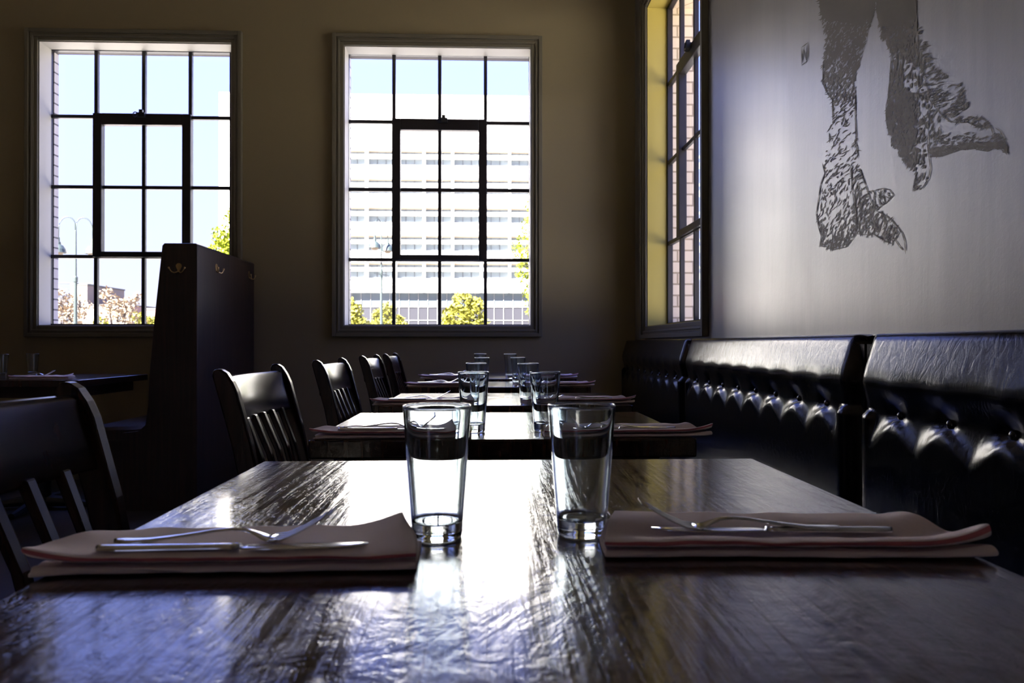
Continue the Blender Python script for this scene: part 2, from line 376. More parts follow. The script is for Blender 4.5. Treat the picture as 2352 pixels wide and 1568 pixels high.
# ------------------------------------------------------------------ chairs
def make_chair():
    r = empty('dining_chair', (0, 0, 0)); wd = .19
    path = [(.000, 0), (.035, .22), (.078, .45), (.058, .60), (.030, .74), (.004, .84)]
    for s in (-1, 1):
        pf = [(x-.02 if z > .3 else x-.018, z) for x, z in path]; pb = [(x+.022, z) for x, z in path]
        top = [(-.030, .885), (-.026, .897), (-.014, .899), (.000, .890), (.012, .872), (.022, .850)]
        pts = pf[:-1] + [(-.019, .845)] + top + pb[::-1][1:]
        MB().prism(pts, 'y', s*wd-.012, s*wd+.012).build('leg', 'chair_wood', r, bevel=.004, seg=2)
        MB().prism([(.40, 0), (.44, 0), (.45, .43), (.405, .43)], 'y', s*.19-.02, s*.19+.02).build('leg', 'chair_wood', r, bevel=.004)
    # crest rail, concave towards the sitter
    def rail(i, j):
        y = -wd+.008 + (2*wd-.016)*i; bow = -.020*(1-(2*i-1)**2)
        ring = [(-.020, .782), (-.020+.003, .780), (.017, .780), (.018, .784), (-.008, .874), (-.014, .880), (-.024, .881), (-.030, .877)]
        k = int(round(j*8)) % 8; x, z = ring[k]
        return (x+.012+bow, y, z - .003*(1-(2*i-1)**2)*0)
    mb = MB().grid(rail, 15, 9); mb.build('crest_rail', 'chair_wood', r, smooth=True).modifiers.new('e', 'EDGE_SPLIT').split_angle = .6
    for q in range(5):
        y = -.125 + q*.0625; bow = -.020*(1-(y/wd)**2)
        MB().prism([(.082, .45), (.095, .45), (.078, .60), (.052, .70), (.026+bow*.6, .79), (.012+bow*.6, .79), (.040, .70), (.065, .60)], 'y', y-.0095, y+.0095).build('slat', 'chair_wood', r, bevel=.003)
    mb = MB().box(.045, .475, -.215, .215, .435, .462); mb.build('seat', 'chair_wood', r, bevel=.012, seg=4)
    MB().box(.09, .42, -.19, -.17, .37, .435).box(.09, .42, .17, .19, .37, .435).box(.40, .42, -.17, .17, .37, .435).build('seat_rail', 'chair_wood', r, bevel=.002)
    mb = MB()
    for s in (-1, 1): mb.box(.04, .425, s*.19-.009, s*.19+.009, .16, .19)
    mb.box(.22, .24, -.19, .19, .165, .185); mb.build('stretcher', 'chair_wood', r, bevel=.003)
    return r
ch0 = make_chair()
CH = [(-.560, .770, 0, 'dark slat-back wooden chair at the left edge, nearest the camera'),
      (-.545, 1.640, 0, 'dark slat-back chair with glossy crest rail beside the second table'),
      (-.545, 2.440, 0, 'dark slat-back chair beside the third table, below the wall between the windows'),
      (-.550, 3.270, 0, 'dark slat-back chair beside the fourth table, partly covering the last chair'),
      (-.540, 3.890, 0, 'dark slat-back chair nearest the far wall at the last table')]
for i, (x, y, rz, lb) in enumerate(CH):
    o = ch0 if i == 0 else copy_tree(ch0)
    o.location = (x, y, 0); o.rotation_euler.z = rz; tag(o, lb, 'chair', 'slat-back chairs along the left of the tables')

# ------------------------------------------------------------------ tumblers
def make_glass():
    prof = [(0, .0018), (.018, .0014), (.0215, 0), (.0240, .0010), (.0247, .004), (.02495, .006), (.0251, .012), (.0265, .030), (.0303, .080), (.0335, .1225), (.0338, .1262), (.03385, .1280), (.0336, .1291), (.0330, .1297), (.0324, .1295), (.0319, .1288), (.0317, .1275),
            (.0316, .1262), (.0313, .1225), (.0281, .080), (.0243, .030), (.0234, .0200), (.0230, .0178), (.0221, .0164), (.0205, .0157), (.018, .0154), (.010, .0152), (0, .0152)]
    mb = MB().lathe(prof, 64)
    o = mb.build('drinking_glass', 'tumbler_glass', None, smooth=True)
    b = bmesh.new(); b.from_mesh(o.data); bmesh.ops.remove_doubles(b, verts=b.verts, dist=1e-5); bmesh.ops.recalc_face_normals(b, faces=b.faces); b.to_mesh(o.data); b.free()
    return o
gp = make_glass()
GL = [(1004, 1233, .76, 'left one of the two large clear tumblers on the foreground table'),
      (1336, 1225, .76, 'right one of the two large clear tumblers on the foreground table'),
      (1087.5, 991, .76, 'left empty tumbler on the second table'),
      (1252, 989, .76, 'right empty tumbler on the second table'),
      (1094, 926, .76, 'left empty tumbler on the third table'),
      (1213, 928, .76, 'right empty tumbler on the third table'),
      (1107, 887, .76, 'left small tumbler on the fourth table'),
      (1190, 886.5, .76, 'right small tumbler on the fourth table'),
      (1103, 866.5, .768, 'left tumbler on the last table by the far wall'),
      (1172, 868.5, .768, 'right tumbler on the last table by the far wall'),
      (75, 860, .76, 'right one of the two tumblers on the booth table'),
      (4, 863, .76, 'tumbler on the booth table at the left picture edge')]
for i, (px, py, z, lb) in enumerate(GL):
    o = gp if i == 0 else gp.copy()
    if i: C.objects.link(o)
    p = hitZ(px, py, z); o.location = (p.x, p.y, z + .0003); o.rotation_euler.z = i*.7
    tag(o, lb, 'glass', 'clear tumblers on the tables')

# ------------------------------------------------------------------ folded napkins
def napkin_mesh(name, sgn, ln, seed, wid=.095, lift=.020, flare=.03, valley=0.0):
    """length along local X (sgn=+1: inner end at +X), folds face -Y; z=0 is the table"""
    rnd = random.Random(seed)
    h = [.0014, .0058, .0100, .0150]
    prof = []                                   # serpentine across: (y, z, layer)
    def arc(yc, zc, r, a0, a1, n=6):
        for q in range(n+1):
            a = a0 + (a1-a0)*q/n; prof.append((yc + 1.5*r*math.cos(a), zc + r*math.sin(a)))
    for q in range(10): prof.append((wid*(1-q/10), h[0]))
    arc(.004, (h[0]+h[1])/2, (h[1]-h[0])/2, -PI/2, -3*PI/2)
    for q in range(1, 10): prof.append((.004+(wid*.93-.004)*q/10, h[1]))
    arc(wid*.93, (h[1]+h[2])/2, (h[2]-h[1])/2, -PI/2, PI/2)
    for q in range(1, 10): prof.append((wid*.93-(wid*.93-.005)*q/10, h[2]))
    arc(.005, (h[2]+h[3])/2, (h[3]-h[2])/2*1.0, -PI/2, -3*PI/2)
    for q in range(1, 13): prof.append((.005+(wid*1.02-.005)*q/12, h[3]))
    nx = 64; k = len(prof); vs = []; uv = []
    cum = [0]
    for a, b in zip(prof, prof[1:]): cum.append(cum[-1] + math.dist(a, b))
    for i in range(nx):
        t = i/(nx-1); x = (t-.5)*ln                       # t=1 inner end
        for j, (y, z) in enumerate(prof):
            u = z/h[3]
            vly = valley*math.exp(-((y-wid*.42)/(wid*.17))**2)
            n1 = noise.noise(Vector((x*14, seed, u*1.3))); n2 = noise.noise(Vector((x*30, y*25, seed+3)))
            zz = (z - vly*u)*(1 + .10*n1) + .0012*n2*u
            yy = y + .004*noise.noise(Vector((x*11, u*2.5, seed+9))) + .0025*noise.noise(Vector((x*28, u*6, seed)))
            xx = x
            e = max(0, (t-.74)/.26); e = e*e*(3-2*e)       # inner end: back of the top layers stands up
            back = max(0, y/wid)
            zz += lift*e*back*u*(1-.35*max(0, (t-.9)/.1)**2)
            xx -= .022*max(0, (t-.9)/.1)**2*back**2*u
            zz += .006*u*back*math.sin(t*PI)*(.6+.4*n1) 
            f = max(0, (.20-t)/.20)                       # outer end: layers fan out and curl
            xx += .045*f*back*u; xx -= f*(.018*u + .012*noise.noise(Vector((seed*2.1, y*30, u*2))))
            yy += f*f*flare*.55*(u-.3)
            zz += f*f*(.008*u*(1-back) + .003*math.sin(y*90+seed))
            if t < .03: xx += .003*noise.noise(Vector((y*60, u*4, seed)))
            zz = max(zz, .0010)
            vs.append((sgn*xx, yy - .0, zz)); uv.append((t, cum[j]/cum[-1]))
    fs = [(i*k+j, (i+1)*k+j, (i+1)*k+j+1, i*k+j+1) for i in range(nx-1) for j in range(k-1)]
    mb = MB().add(vs, fs); o = mb.build(name, 'napkin_cloth', None, smooth=True, solid=.0011, sub=1)
    ul = o.data.uv_layers.new(name='UVMap')
    for lp in o.data.loops: ul.data[lp.index].uv = uv[lp.vertex_index]
    return o
nA = napkin_mesh('napkin', 1, .312, 3, lift=.017, wid=.082)
nB = napkin_mesh('napkin', -1, .335, 8, lift=.006, flare=.05, wid=.092, valley=.009)

# cutlery: length along +X to the tip, z=0 rest plane
def strip(mb, st, th=.0018):
    """st: list of (x, yc, z, halfwidth)"""
    vs = []; fs = []
    for x, yc, z, hw in st:
        for a, b in ((-1, 0), (-.6, .5), (0, .75), (.6, .5), (1, 0), (.6, -.5), (0, -.6), (-.6, -.5)): vs.append((x, yc+a*hw, z+b*th))
    n = len(st)
    for i in range(n-1):
        for q in range(8): fs.append((i*8+q, i*8+(q+1) % 8, (i+1)*8+(q+1) % 8, (i+1)*8+q))
    fs.append(tuple(range(8))); fs.append(tuple(range((n-1)*8, n*8))); return mb.add(vs, fs)
def make_fork(s):
    mb = MB()
    strip(mb, [(s*x, 0, z, w) for x, z, w in ((0, .003, .002), (.003, .0028, .008), (.012, .0026, .0105), (.03, .003, .0085), (.06, .0062, .005), (.085, .0098, .0037), (.100, .0110, .0035), (.112, .0098, .0040), (.120, .0070, .0065), (.127, .0040, .0100), (.133, .0026, .0120), (.138, .0024, .0125))], .0022)
    for q in range(4):
        y = -.0102 + q*.0068
        strip(mb, [(s*x, y*k, z, w) for x, z, w, k in ((.134, .0026, .0026, 1), (.145, .0038, .0023, 1), (.160, .0102, .0019, .99), (.175, .0185, .0015, .97), (.188, .0262, .0008, .95))], .0016)
    return mb.build('fork', 'steel', None, smooth=True)
def make_knife(s):
    mb = MB()
    strip(mb, [(s*x, 0, .003, w) for x, w in ((0, .003), (.004, .0085), (.02, .0095), (.06, .008), (.10, .0068), (.112, .0075), (.118, .0055))], .0040)
    o = mb.build('knife', 'steel', None, smooth=True)
    mb = MB(); strip(mb, [(s*x, y, .003, w) for x, y, w in ((.114, 0, .0050), (.125, -.001, .0085), (.15, -.001, .0098), (.19, 0, .0098), (.212, .002, .0075), (.225, .005, .002))], .0011)
    mb.build('blade', 'steel', o, smooth=True)
    return o
protos = {('napkin', 0): nA, ('napkin', 1): nB, ('fork', 0): make_fork(1), ('fork', 1): make_fork(-1), ('knife', 0): make_knife(1), ('knife', 1): make_knife(-1)}
used = set()
def put(kind, side, loc, rot, label, group):
    k = (kind, side); o = protos[k]
    if k in used: o = copy_tree(o)
    used.add(k); o.location = loc; o.rotation_euler = rot; tag(o, label, kind, group); return o
ORD = ['foreground', 'second', 'third', 'fourth', 'last']
# per table: left napkin centre x, front y, rot ; right napkin centre x, front y, rot
NP = [(-.216, .568, .012, .270, .592, -.045), (-.190, 1.370, .01, .280, 1.375, .01), (-.200, 2.118, -.01, .290, 2.16, .0),
      (-.205, 3.03, .01, .300, 3.05, .0), (-.202, 3.60, .0, .300, 3.64, .0)]
for i, (xl, yl, rl, xr, yr, rr_) in enumerate(NP):
    z = TABLES[i][4] + .0008
    nm = ORD[i] + ' table'
    put('napkin', 0, (xl, yl, z), (0, 0, rl), 'folded white napkin with red stripe at the left of the ' + nm, 'folded striped napkins')
    put('napkin', 1, (xr, yr, z), (0, 0, rr_), 'folded white napkin with red stripe at the right of the ' + nm, 'folded striped napkins')
    zk = z + .0152
    put('knife', 0, (xl-.112, yl+.016, zk), (0, 0, rl), 'steel knife on the left napkin of the ' + nm, 'knives on the napkins')
    put('fork', 0, (xl-.108, yl+.036, zk+.001), (0, 0, rl+.02), 'steel fork with raised tines on the left napkin of the ' + nm, 'forks on the napkins')
    put('knife', 1, (xr+.110, yr+.040, zk-.004), (0, 0, rr_), 'steel knife on the right napkin of the ' + nm, 'knives on the napkins')
    put('fork', 1, (xr+.062, yr+.044, zk-.002), (0, 0, rr_-.02), 'steel fork with raised tines on the right napkin of the ' + nm, 'forks on the napkins')
p = hitZ(145, 869, .76)
put('napkin', 0, (-2.42, 3.76, .7608), (0, 0, .0), 'folded napkin on the booth table in front of the tumblers', 'folded striped napkins')
put('knife', 0, (-2.56, 3.78, .7793), (0, 0, 0), 'steel knife on the booth table napkin', 'knives on the napkins')
put('fork', 0, (-2.55, 3.80, .7803), (0, 0, 0), 'steel fork on the booth table napkin', 'forks on the napkins')

# ------------------------------------------------------------------ banquette
SEG = [(3.335, 4.895), (1.765, 3.325), (.195, 1.755)]
BT = .975
def banquette(y0, y1, label):
    r = empty('banquette', (XR, (y0+y1)/2, 0), 0, label, 'bench seat', 'black leather banquette sections along the right wall')
    r.location = (0, 0, 0)
    ln = y1-y0; nb = 8; pitch = .174; s0 = y0 + (ln-(nb-1)*pitch)/2
    rows = [(.780, [s0 + q*pitch for q in range(nb)]), (.600, [s0 + (q+.5)*pitch for q in range(nb-1)])]
    prof = [(XR-.001, .955), (XR-.002, .966), (1.045, .974), (1.02, .978), (1.00, .977), (.990, .974), (.984, .968), (.979, .955), (.973, .935), (.966, .912), (.959, .890), (.954, .870), (.951, .855)]
    z = .845
    while z > .455: prof.append((.950, z)); z -= .006
    prof.append((.950, .45))
    nv = len(prof); nu = 157
    def f(i, j):
        y = y0 + ln*i; k = int(round(j*(nv-1))); x, z = prof[k]
        zz = z
        if z < .96 or x < .99:
            q = max(0, min(1, (.975-z)/.08))
            d = 0
            sp_ = (y-s0)/pitch; fr_ = sp_-math.floor(sp_); inrow = 1 if -0.55 < sp_ < nb-.45 else 0
            lobe = math.sin(PI*fr_)
            ztop = .862 + .020*lobe
            if z >= .780: t = max(0, min(1, (ztop-z)/(ztop-.780))); d += .017*t*t*(3-2*t)
            else:
                hgt_ = .016 + .085*(1-abs(2*fr_-1))*inrow
                t = max(0, 1-(.780-z)/hgt_); d += .017*t*t*(3-2*t)*(.5+.5*inrow)
            for yb in rows[0][1]:
                dy = y-yb; dz = z-.780
                if abs(dy) < .16 and abs(dz) < .16: d += .011*math.exp(-(dy*dy+dz*dz*.8)/.0006)
            x += d
        ed = min(y-y0, y1-y)
        if ed < .055:
            s = 1-ed/.055; x += .045*s*s*(1 if z < .97 else 0); zz -= .006*s*s if z > .94 else 0
        x = min(x, XR-.001)
        return (x, y, zz)
    MB().grid(f, nu, nv).build('backrest', 'leather_black', r, smooth=True)
    MB().box(.99, XR-.002, y0+.001, y1-.001, .44, .95).build('back_panel', 'leather_black', r)
    MB().box(.50, .99, y0, y1, .36, .465).build('seat_cushion', 'leather_black', r, bevel=.03, seg=5)
    MB().box(.54, .99, y0, y1, .002, .36).build('base', 'black_metal', r, bevel=.004)
    for rz, ysr in rows[:1]:
        for yb in ysr:
            MB().lathe([(0, .006), (.005, .0055), (.009, .003), (.0105, 0), (.009, -.003), (0, -.004)], 14).build('button', 'button_black', r, smooth=True).location = (0, 0, 0)
            b = bpy.data.objects[-1] if False else [q for q in C.objects if q.parent == r][-1]
            b.rotation_euler = (0, -PI/2, 0); b.location = (.950+.017+.011-.004, yb, rz)
    return r
banquette(*SEG[0], 'far black tufted leather banquette section, under the narrow right window')
banquette(*SEG[1], 'middle black tufted leather banquette section between the two seams')
banquette(*SEG[2], 'nearest black tufted leather banquette section at the right edge')

# ------------------------------------------------------------------ booth bench with tall partition, hooks
r = empty('booth_bench', (0, 0, 0), 0, 'tall dark wooden booth partition with bench and brass coat hooks, against the far wall', 'booth')
MB().prism([(-1.66, 0), (-1.66, 1.515), (-1.668, 1.525), (-1.845, 1.525), (-1.857, 1.512), (-1.90, 1.10), (-1.925, .80), (-1.935, .60), (-1.95, .49), (-1.99, .455), (-2.08, .445), (-2.08, 0)], 'y', 3.95, YF-.004).build('partition', 'booth_wood', r, bevel=.004)
MB().prism([(-1.94, .40), (-1.955, .47), (-2.02, .462), (-2.2, .458), (-2.36, .46), (-2.39, .44), (-2.38, .40)], 'y', 3.98, YF-.01).build('seat', 'booth_wood', r, bevel=.006)
MB().box(-2.26, -2.0, 4.0, YF-.01, .001, .40).build('seat_base', 'booth_wood', r)
def make_hook(loc, rz):                         # plate in XZ plane, projecting towards -Y; screwed to the partition
    pts = []
    for q in range(24):
        a = 2*PI*q/24; x = .017*math.cos(a); z = .017*math.sin(a)
        if z < 0: x *= (1 - .62*min(1, -z/.017)); z *= 2.0
        pts.append((x, z))
    h = MB().prism(pts, 'y', -.003, .0005).build('coat_hook', 'brass', r, bevel=.001); h['label'] = 'brass double coat hook'
    for s in (-1, 1):
        p = [(0, -.003, -.026), (s*.006, -.012, -.034), (s*.018, -.02, -.039), (s*.030, -.025, -.034), (s*.038, -.027, -.022), (s*.043, -.028, -.014)]
        MB().tube(p, [.004, .0038, .0034, .003, .003, .0034], 8).lathe([(0, -.006), (.0045, -.004), (.006, 0), (.0045, .004), (0, .006)], 10, (s*.044, -.028, -.012)).build('prong', 'brass', h, smooth=True)
    h.location = loc; h.rotation_euler.z = rz
p = hitY(411, 611, 3.95); make_hook((p.x, 3.950, p.z), 0)
p = hitX(497, 612, -1.66); make_hook((-1.660, p.y, p.z), PI/2)
p = hitX(572, 628, -1.66); make_hook((-1.660, p.y, p.z), PI/2)

# ------------------------------------------------------------------ wall mural (two scaly bird legs), painted on the right wall
XM = XR - .0004
def mz(zx, zy): q = hitX(1780 + zx/2.6136, zy/2.6136, XM); return (q.y, q.z)
def inside(p, poly):
    x, y = p; c = False; n = len(poly)
    for i in range(n):
        x1, y1 = poly[i]; x2, y2 = poly[(i+1) % n]
        if (y1 > y) != (y2 > y) and x < (x2-x1)*(y-y1)/(y2-y1)+x1: c = not c
    return c
LEG1 = [(225,-480),(270,60),(300,200),(298,300),(290,400),(288,490),(310,550),(345,600),(350,720),(320,790),(305,870),(315,950),(288,990),(300,1040),(275,1110),(265,1180),(250,1280),(262,1360),(280,1420),(270,1475),(350,1495),(430,1480),(470,1430),(490,1400),(540,1410),(600,1410),(650,1440),(695,1460),(720,1455),(735,1360),(690,1310),(625,1270),(575,1200),(540,1100),(515,1030),(500,940),(490,850),(485,700),(482,560),(490,450),(515,350),(540,260),(570,150),(600,60),(640,-480)]
TOE1 = [(555,1150),(600,1145),(650,1130),(690,1140),(712,1165),(705,1190),(650,1225),(610,1260),(575,1200)]
LEG2 = [(640,-480),(605,60),(640,230),(690,290),(700,350),(690,480),(680,590),(668,640),(670,730),(690,800),(700,860),(750,930),(790,1000),(830,1010),(845,1060),(830,1140),(885,1130),(915,1070),(905,900),(925,800),(990,720),(930,600),(905,480),(870,350),(850,200),(845,100),(900,-480)]
TOE2 = [(920,790),(960,740),(1010,800),(1100,810),(1180,790),(1240,820),(1300,830),(1310,800),(1370,800),(1388,850),(1392,915),(1330,890),(1270,905),(1200,890),(1120,895),(1060,915),(1000,935),(930,940)]
FLAP = [(850,160),(905,260),(960,410),(1040,470),(1120,520),(1165,610),(1165,690),(1270,720),(1295,765),(1230,765),(1160,735),(1060,735),(1010,700),(970,650),(930,590),(905,480),(870,340)]
mm = MB()
mcount = [0]
rnd = random.Random(5)
def stroke(x, y, ang, ln, wd, curve=0.0):
    pts = []
    for k in range(5):
        t = k/4-.5; a = ang + curve*t
        pts.append((x + ln*t*math.cos(a), y + ln*t*math.sin(a), wd*(1-(2*t)**2*.92)))
    vs = []; mcount[0] += 1
    for px_, py_, w_ in pts:
        nx_, ny_ = -math.sin(ang), math.cos(ang)
        for s in (-1, 1):
            a, b = mz(px_+s*nx_*w_/2, py_+s*ny_*w_/2); vs.append((XM - mcount[0]*1.5e-7, a, b))
    mm.add(vs, [(2*k, 2*k+1, 2*k+3, 2*k+2) for k in range(4)])
def hatch(poly, n, fang, ln, wd, dens):
    xs = [p[0] for p in poly]; ysx = [p[1] for p in poly]; c = 0; g = 0
    while c < n and g < n*30:
        g += 1; x = rnd.uniform(min(xs), max(xs)); y = rnd.uniform(min(ysx), max(ysx))
        if not inside((x, y), poly) or rnd.random() > dens(x, y): continue
        stroke(x, y, fang(x, y) + rnd.gauss(0, .22), ln*rnd.uniform(.5, 1.3), wd*rnd.uniform(.6, 1.3), rnd.uniform(-.9, .9)); c += 1
def line(pts, wd=6):
    for (a, b), (c, d) in zip(pts, pts[1:]):
        stroke((a+c)/2, (b+d)/2, math.atan2(d-b, c-a), math.hypot(c-a, d-b)*1.35, wd*rnd.uniform(.8, 1.2), 0)
# the shaded upper thighs are painted nearly solid
def solid(poly):
    n = len(poly); mm.add([(XM+.0001, *mz(*p)) for p in poly], [tuple(range(n))])
solid([(225,-480),(270,60),(278,90),(330,140),(400,110),(470,150),(545,120),(580,110),(600,60),(640,-480)])
solid([(640,-480),(606,60),(620,130),(680,180),(760,140),(845,110),(845,100),(900,-480)])
d1 = lambda x, y: 1.0 if y < 480 else (.75 if y < 620 else (.30 if y < 900 else .33)) if not (y > 1180 and (x > 460 or y > 1360)) else .8
hatch(LEG1, 2300, lambda x, y: (2.2 if y < 600 else 2.35) if y < 1100 else (2.0 if x < 460 else 1.9), 46, 8, lambda x, y: d1(x, y))
hatch(LEG1, 1300, lambda x, y: 2.0, 30, 12, lambda x, y: 1.0 if y < 430 else (.55 if y < 600 else (.06 if y < 1380 else .35)))
hatch(TOE1, 40, lambda x, y: 1.1, 24, 5, lambda x, y: 1)
def d2(x, y):
    if 590 < y < 1010 and x < 850: return 1.0
    if y < 560 and x > 770 and y > 370: return .12
    if y > 600 and x > 850: return .2
    return .8
hatch(LEG2, 1900, lambda x, y: 1.95, 44, 8, d2)
hatch(LEG2, 900, lambda x, y: 1.9, 28, 13, lambda x, y: 1 if (y < 330 or (600 < y < 1010 and x < 840)) else .15)
hatch(TOE2, 200, lambda x, y: 1.9 if x < 1000 else 2.7, 34, 7, lambda x, y: .5)
hatch(TOE2, 260, lambda x, y: 3.0, 30, 12, lambda x, y: 1 if y > 855+(30 if x < 1100 else 0) else 0)
hatch(FLAP, 210, lambda x, y: 2.6, 58, 7, lambda x, y: .9 if y < 480 else .5)
LN = [[(1330,770),(1352,785),(1370,812),(1385,850),(1390,890),(1394,925)], [(1394,925),(1360,895),(1330,880)], [(1300,765),(1310,800),(1305,835)],
      [(1040,728),(1100,735),(1160,735),(1230,765),(1290,765)], [(930,600),(970,650),(1010,700),(1060,735)], [(1165,700),(1220,708),(1265,722),(1295,765)],
      [(845,0),(850,100),(852,200),(868,300),(880,400),(905,480),(930,590)], [(925,790),(918,860),(928,950),(935,1010),(925,1070),(885,1130)], [(845,1060),(830,1140),(880,1130)],
      [(930,940),(1000,938),(1060,915),(1120,895),(1200,892),(1270,908)],
      [(860,360),(820,420),(790,470)], [(900,490),(860,540),(850,580)], [(990,640),(930,720),(880,800)],
      [(512,1015),(525,1060),(545,1110),(575,1200),(610,1262)], [(555,1150),(600,1143),(650,1130),(690,1140),(712,1170),(680,1205),(640,1235),(610,1262)],
      [(618,1268),(660,1290),(700,1320),(735,1360)], [(735,1360),(765,1400),(782,1450),(785,1515)], [(745,1390),(722,1440),(750,1480),(770,1500)],
      [(458,1000),(462,1080),(466,1150),(485,1250),(492,1340)], [(470,1110),(490,1070),(522,1045)], [(478,1150),(498,1108),(532,1090)], [(486,1195),(505,1150),(545,1122)], [(492,1240),(515,1190),(556,1162)], [(505,1270),(530,1215),(570,1190)],
      [(600,1150),(595,1200),(605,1240)], [(640,1140),(625,1190),(632,1230)], [(665,1135),(650,1165),(660,1205)],
      [(250,1280),(262,1360),(280,1420),(270,1478),(330,1482)], [(288,985),(300,1040),(275,1110),(265,1180),(250,1280)], [(350,1500),(430,1480),(470,1430),(490,1402),(540,1408),(600,1408),(650,1440),(695,1460)],
      [(482,560),(484,700),(489,850),(500,940)], [(290,400),(288,490),(312,552),(345,600),(350,720)], [(700,350),(690,480),(680,590),(668,640),(670,730)]]
for l in LN: line(l, 7)
tag(mm.build('wall_mural', 'mural_paint'), 'dark painted mural of two scaly clawed bird legs on the grey right wall', 'mural')
mm = MB()
def seg2(a, b, w_=5): stroke((a[0]+b[0])/2, (a[1]+b[1])/2, math.atan2(b[1]-a[1], b[0]-a[0]), math.hypot(b[0]-a[0], b[1]-a[1])*1.08, w_)
for a, b in (((161, 285), (162, 392)), ((201, 255), (200, 362)), ((161, 285), (201, 255)), ((162, 392), (200, 362)), ((168, 375), (172, 292)), ((172, 292), (190, 365)), ((190, 365), (194, 275))):
    seg2(a, b, 5)
tag(mm.build('wall_emblem', 'mural_paint'), 'small dark framed letter N painted on the wall left of the mural', 'emblem')

# ------------------------------------------------------------------ outdoors
GZ = -.6
struct(MB().box(-220, 220, YF+TH+.02, 400, GZ-.2, GZ).build('ground', 'asphalt'))
struct(MB().box(XR+TR+.02, 60, -40, YF+TH+.02, GZ-.2, GZ).box(-60, XR+TR+.02, -40, YB-.25, GZ-.2, GZ).build('ground_side', 'pavement'))
struct(MB().box(-60, 40, YF+TH+.03, YF+6, GZ, GZ+.12).build('sidewalk', 'pavement'))
# office building
YO = 91.0; k_ = YO/1568
xl = hitY(503, 500, YO).x; roof = hitY(1010, 218, YO).z
r = empty('office_building', (0, YO, GZ), 0, 'long white office block with rows of ribbon windows across the street', 'building'); r.location = (0, 0, 0)
xrr = 26.0
z_ = lambda py: hitY(1010, py, YO).z
zc = z_(671.6)
MB().box(xl, xrr, YO+1.1, YO+22, zc, roof-.3).build('body', 'building_recess_shade', r)
MB().box(xl, xrr, YO, YO+22.3, z_(343), roof).build('parapet', 'building_white', r)
bay = 65.6*k_; xb0 = hitY(841, 500, YO).x
tops = [346.6, 412.2, 478.2, 543, 606.5]
mb = MB()
for i, tpx in enumerate(tops):
    nxt = tops[i+1]-4 if i < 4 else 671.6
    z1_ = z_(tpx+33); z0_ = z_(nxt)
    mb.box(xl, xrr, YO, YO+1.2, z0_, z1_)
mb.build('spandrel', 'building_white', r)
mb = MB()
for tpx in tops: mb.box(xl, xrr, YO+.25, YO+1.2, z_(tpx+15), z_(tpx+7.5))
mb.build('beam', 'building_white', r)
k0 = math.floor((xl-xb0)/bay)+1; k1 = int((xrr-xb0)//bay)
for k in range(k0, k1+1):
    x = xb0+k*bay; 
    MB().box(x-.17, x+.17, YO+.05, YO+1.2, zc, z_(343)).build('pier', 'building_white', r)
MB().box(xl, xl+7, YO-.05, YO+22, GZ, roof).build('end_wall', 'building_white', r)
rest = MB()
for k in range(k0, k1+1):
    xa = xb0+k*bay+.17; xb = xa+bay-.34
    if xa < xl+7: continue
    vis = -1 <= k <= 7 and (-21 < xa < 9)
    for tpx in tops:
        for zz1, zz0, nm in ((tpx+16, tpx+32.5, 'window'), (tpx, tpx+7.5, 'transom_window')):
            mb = MB() if vis else rest
            mb.box(xa, xb, YO+.95, YO+1.0, z_(zz0), z_(zz1))
            if vis:
                o = mb.build(nm, 'building_glass', r); q = MB()
                for j in range(1, 3): q.box(xa+(xb-xa)*j/3-.03, xa+(xb-xa)*j/3+.03, YO+.9, YO+.96, z_(zz0), z_(zz1))
                q.build('mullion', 'mullion_grey', o)
tag(rest.build('window', 'building_glass', r), kind='stuff')
mb = MB().box(xl+7, xrr, YO+.9, YO+1.3, z_(704), zc); mb.build('upper_glazing', 'curtain_light', r)
mb = MB().box(xl+7, xrr, YO+.9, YO+1.3, GZ, z_(704)); mb.build('lower_glazing', 'curtain_dark', r)
mb = MB(); x = xl+7
while x < xrr: mb.box(x-.04, x+.04, YO+.8, YO+.9, GZ, zc); x += bay/3
for py in (704, 735, 765): mb.box(xl+7, xrr, YO+.8, YO+.9, z_(py)-.05, z_(py)+.05)
mb.build('curtain_mullion', 'mullion_white', r)

